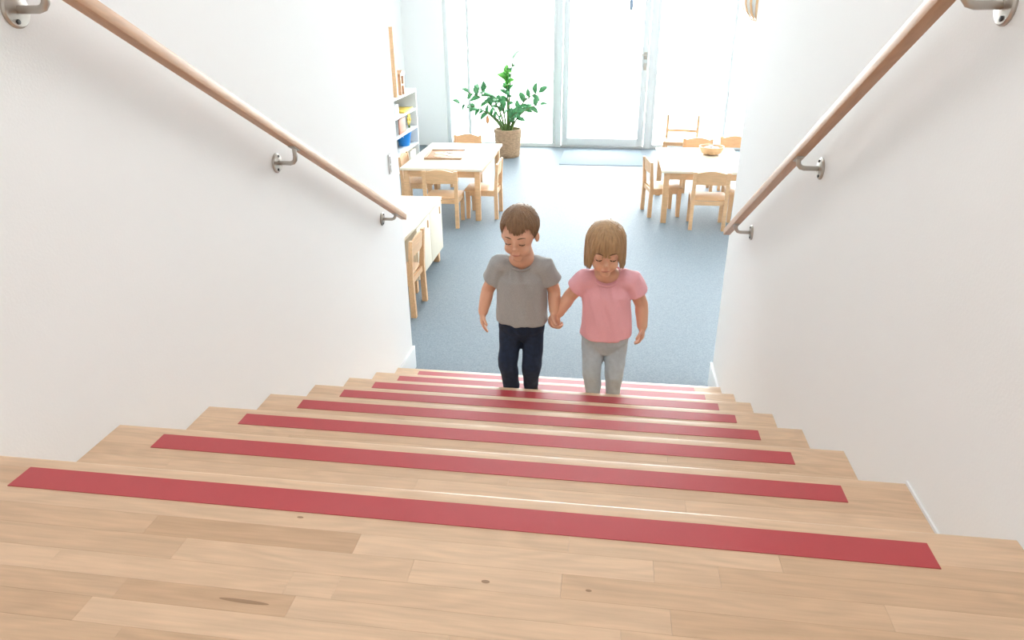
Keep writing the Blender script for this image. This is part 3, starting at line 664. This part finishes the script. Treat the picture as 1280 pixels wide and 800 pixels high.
def build_child(name, base, label, girl, S):
    B = Vector(base); z0 = B.z
    def w(p): return Vector((p[0], p[1], z0 + p[2]))
    k = S.get('hk', 1.0)
    Hm = Matrix.Translation(w(S['head'])) @ Matrix.Rotation(S['yaw'], 4, 'Z') @ Matrix.Rotation(S['tilt'], 4, 'X') @ Matrix.Scale(k, 4)
    bm = nb(); head_shapes(bm, Hm); tw_, td_ = S['torso']
    nbse, ch, pv = w(S['neck']), w(S['chest']), w(S['pelvis'])
    skull = Hm @ Vector((0, .03, -.06))
    tube(bm, [skull, (skull + nbse) / 2, nbse, nbse + Vector((0, 0, -.05))], [.036, .034, .038, .05], 16)
    tube(bm, [pv, (pv + ch) / 2, ch, nbse + Vector((0, 0, -.035))], [(.070, .050), (.072, .052), (.078, .053), (.05, .04)], 18)
    for side in ('R', 'L'):
        sh, el, wr = [w(p) for p in S['arm' + side]]
        tube(bm, [nbse + Vector((0, 0, -.05)), sh, sh.lerp(el, .5), el, el.lerp(wr, .35), wr], [.032, .033, .0285, .0265, .0265, .0205], 14, (0, 1, 0))
        hand(bm, wr, *S['hand' + side])
        hp, kn, an = [w(p) for p in S['leg' + side]]
        tube(bm, [hp, hp.lerp(kn, .5), kn, kn.lerp(an, .4), an + Vector((0, 0, .0))], [.038, .034, .029, .025, .019], 14)
        shoe(bm, an, w(S['toe' + side]), z0 + .004, .9)
    ell(bm, nbse + Vector((0, -.013, 0)), (tw_ * .50, td_ * .62, .034))
    me = remesh(bm, name, .0032, 4); me.transform(Matrix.Translation(-B))
    body = obj(name, me, 'skin', None, B); tag(body, label, 'person')
    # shirt
    rnd = S['seed']
    def fold(amp):
        def g(c):
            q = Vector((c.x * 16 + rnd, c.y * 16, c.z * 9)); q2 = Vector((c.x * 34, c.y * 30 + rnd, c.z * 20 + c.x * 30))
            return amp * (noise.noise(q) + .55 * noise.noise(q2))
        return g
    bm = nb(); tw, td = S['torso']
    hem = w(S['hem'])
    tube(bm, [hem, hem.lerp(ch, .35), hem.lerp(ch, .75), ch + Vector((0, 0, .02)), nbse + Vector((0, .004, -.045)), nbse + Vector((0, .006, -.020)), nbse + Vector((0, .002, -.004))],
         [(tw * 1.04, td * 1.06), (tw * 1.0, td * 1.03), (tw * .98, td), (tw * .97, td * .94), (tw * .86, td * .78), (tw * .60, td * .66), (tw * .44, td * .56)], 28, (1, 0, 0), False)
    for side in ('R', 'L'):
        sh, el, wr = [w(p) for p in S['arm' + side]]; se = sh.lerp(el, S['sleeve'])
        tube(bm, [nbse + Vector((0, 0, -.045)), sh.lerp(nbse + Vector((0, 0, -.03)), .25), sh, sh.lerp(se, .5), se], [.045, .046, .0465, .0455, .0475], 18, (0, 1, 0), False)
    me = remesh(bm, 'shirt', .004, 5, fold(.007)); me.transform(Matrix.Translation(-B))
    sh_o = tag(obj('shirt', me, S['shirt_m'], body), S['shirt_l'])
    # collar rib, hem seam, sleeve cuffs
    def ringtube(c, ra, rb, r, tilt=0.0, n=32, ref=(1, 0, 0), axis=(0, 0, 1)):
        b2 = nb(); ax = Vector(axis).normalized(); u_ = Vector(ref); u_ = (u_ - ax * u_.dot(ax)).normalized(); v_ = ax.cross(u_)
        vs = []
        for i in range(n):
            a = 2 * PI * i / n; cc = c + u_ * (ra * math.cos(a)) + v_ * (rb * math.sin(a)) + Vector((0, 0, tilt * rb * math.sin(a))); dr = (u_ * math.cos(a) * rb + v_ * math.sin(a) * ra).normalized()
            vs.append([b2.verts.new(cc + dr * (r * math.cos(t)) + ax * (1.6 * r * math.sin(t))) for t in [2 * PI * j / 8 for j in range(8)]])
        for i in range(n):
            A_, B_ = vs[i], vs[(i + 1) % n]
            for j in range(8): b2.faces.new((A_[j], A_[(j + 1) % 8], B_[(j + 1) % 8], B_[j]))
        return b2
    b2 = ringtube(nbse + Vector((0, -.004, S.get('colz', -.006))), tw * S.get('colw', .50), td * S.get('cold', .66), .0035, S.get('colt', .45)); obj('collar', b2, S['shirt_m'], sh_o, -B, True)
    # trousers
    bm = nb()
    tube(bm, [pv + Vector((0, 0, 0)), pv + Vector((0, 0, .03)), pv + Vector((0, 0, .08))], [(S['hipw'], td * .92), (S['hipw'] * .99, td * .92), (S['hipw'] * .95, td * .86)], 24, (1, 0, 0), True)
    for side in ('R', 'L'):
        hp, kn, an = [w(p) for p in S['leg' + side]]; tr = S['trad']
        tube(bm, [hp + Vector((0, 0, .02)), hp.lerp(kn, .45), kn + Vector((0, 0, .02)), kn + Vector((0, -.002, -.008)), kn.lerp(an, .45), an + Vector((0, 0, .012))], [tr[0], tr[1], tr[2], tr[2] * .98, tr[3], tr[4]], 18)
    me = remesh(bm, 'trousers', .004, 4, fold(.0065)); me.transform(Matrix.Translation(-B)); tr_o = tag(obj('trousers', me, S['trouser_m'], body), S['trouser_l'])
    for side in ('R', 'L'):
        bm = nb(); an = w(S['leg' + side][2]); shoe(bm, an, w(S['toe' + side]), z0 + .001, 1.0)
        for v in bm.verts: v.co.x = an.x + (v.co.x - an.x) * 1.12
        me = remesh(bm, 'shoe', .003, 3)
        for v in me.vertices: v.co.z = max(v.co.z, z0 + .0015)
        me.transform(Matrix.Translation(-B)); so = obj('shoe', me, S['shoe_m'], body)
    hair(body, Hm, girl, S['hair_m'], S['seed']); face_parts(body, Hm)
    return body
Z6 = -6 * R
boy = dict(head=(.697, 1.672, .757), yaw=-.12, tilt=.22, hk=.93, neck=(.697, 1.735, .636), chest=(.696, 1.732, .53), pelvis=(.696, 1.738, .335), hem=(.697, 1.732, .372),
    armR=[(.612, 1.735, .600), (.556, 1.748, .492), (.538, 1.722, .402)], armL=[(.784, 1.735, .602), (.824, 1.750, .500), (.829, 1.716, .424)],
    handR=((-.04, -.12, -1), (1, .1, 0), (.1, -1, 0), .095, .28), handL=((-.02, -.25, -1), (.75, -.35, 0), (-.55, -.85, .1), .108, [.75, .8, .85, .9], (.55, .6, .5), .45),
    legR=[(.652, 1.738, .315), (.643, 1.692, .185), (.654, 1.715, .055)], legL=[(.742, 1.740, .315), (.742, 1.708, .188), (.733, 1.742, .055)], toeR=(.650, 1.6, 0), toeL=(.737, 1.62, 0),
    torso=(.102, .074), sleeve=.62, hipw=.096, trad=(.049, .045, .041, .036, .033), seed=1.0, shirt_m='tgrey', shirt_l='grey short-sleeved t-shirt', trouser_m='jeans', trouser_l='dark blue jeans', shoe_m='shoed', hair_m='hairb',
    colw=.50, cold=.70, colt=.50)
girl = dict(head=(1.020, 1.675, .706), yaw=.05, tilt=.21, hk=.92, neck=(1.030, 1.735, .590), chest=(1.036, 1.732, .48), pelvis=(1.038, 1.738, .300), hem=(1.038, 1.732, .328),
    armR=[(.948, 1.735, .556), (.888, 1.752, .478), (.846, 1.722, .412)], armL=[(1.128, 1.735, .560), (1.172, 1.745, .458), (1.180, 1.722, .372)],
    handR=((-.70, -.15, -.72), (-.1, .3, -.6), (-.3, -.95, .2), .09, [.5, .55, .6, .6]), handL=((.04, -.15, -1), (-1, .1, 0), (-.1, -1, 0), .09, [.35, .4, .45, .5]),
    legR=[(.990, 1.738, .285), (.988, 1.696, .168), (.997, 1.712, .05)], legL=[(1.084, 1.740, .285), (1.080, 1.700, .170), (1.080, 1.722, .05)], toeR=(.994, 1.6, 0), toeL=(1.084, 1.6, 0),
    torso=(.100, .078), sleeve=.55, hipw=.096, trad=(.049, .045, .040, .034, .028), seed=4.0, shirt_m='tpink', shirt_l='pink short-sleeved t-shirt', trouser_m='leggings', trouser_l='light grey denim leggings', shoe_m='shoet', hair_m='hairg',
    colw=.54, cold=.72, colt=.50)
build_child('person', (.694, 1.72, Z6), 'child in grey t-shirt and dark jeans walking up the stairs hand in hand', False, boy)
build_child('person', (1.038, 1.72, Z6), 'child in pink t-shirt and pale grey leggings walking up the stairs', True, girl)
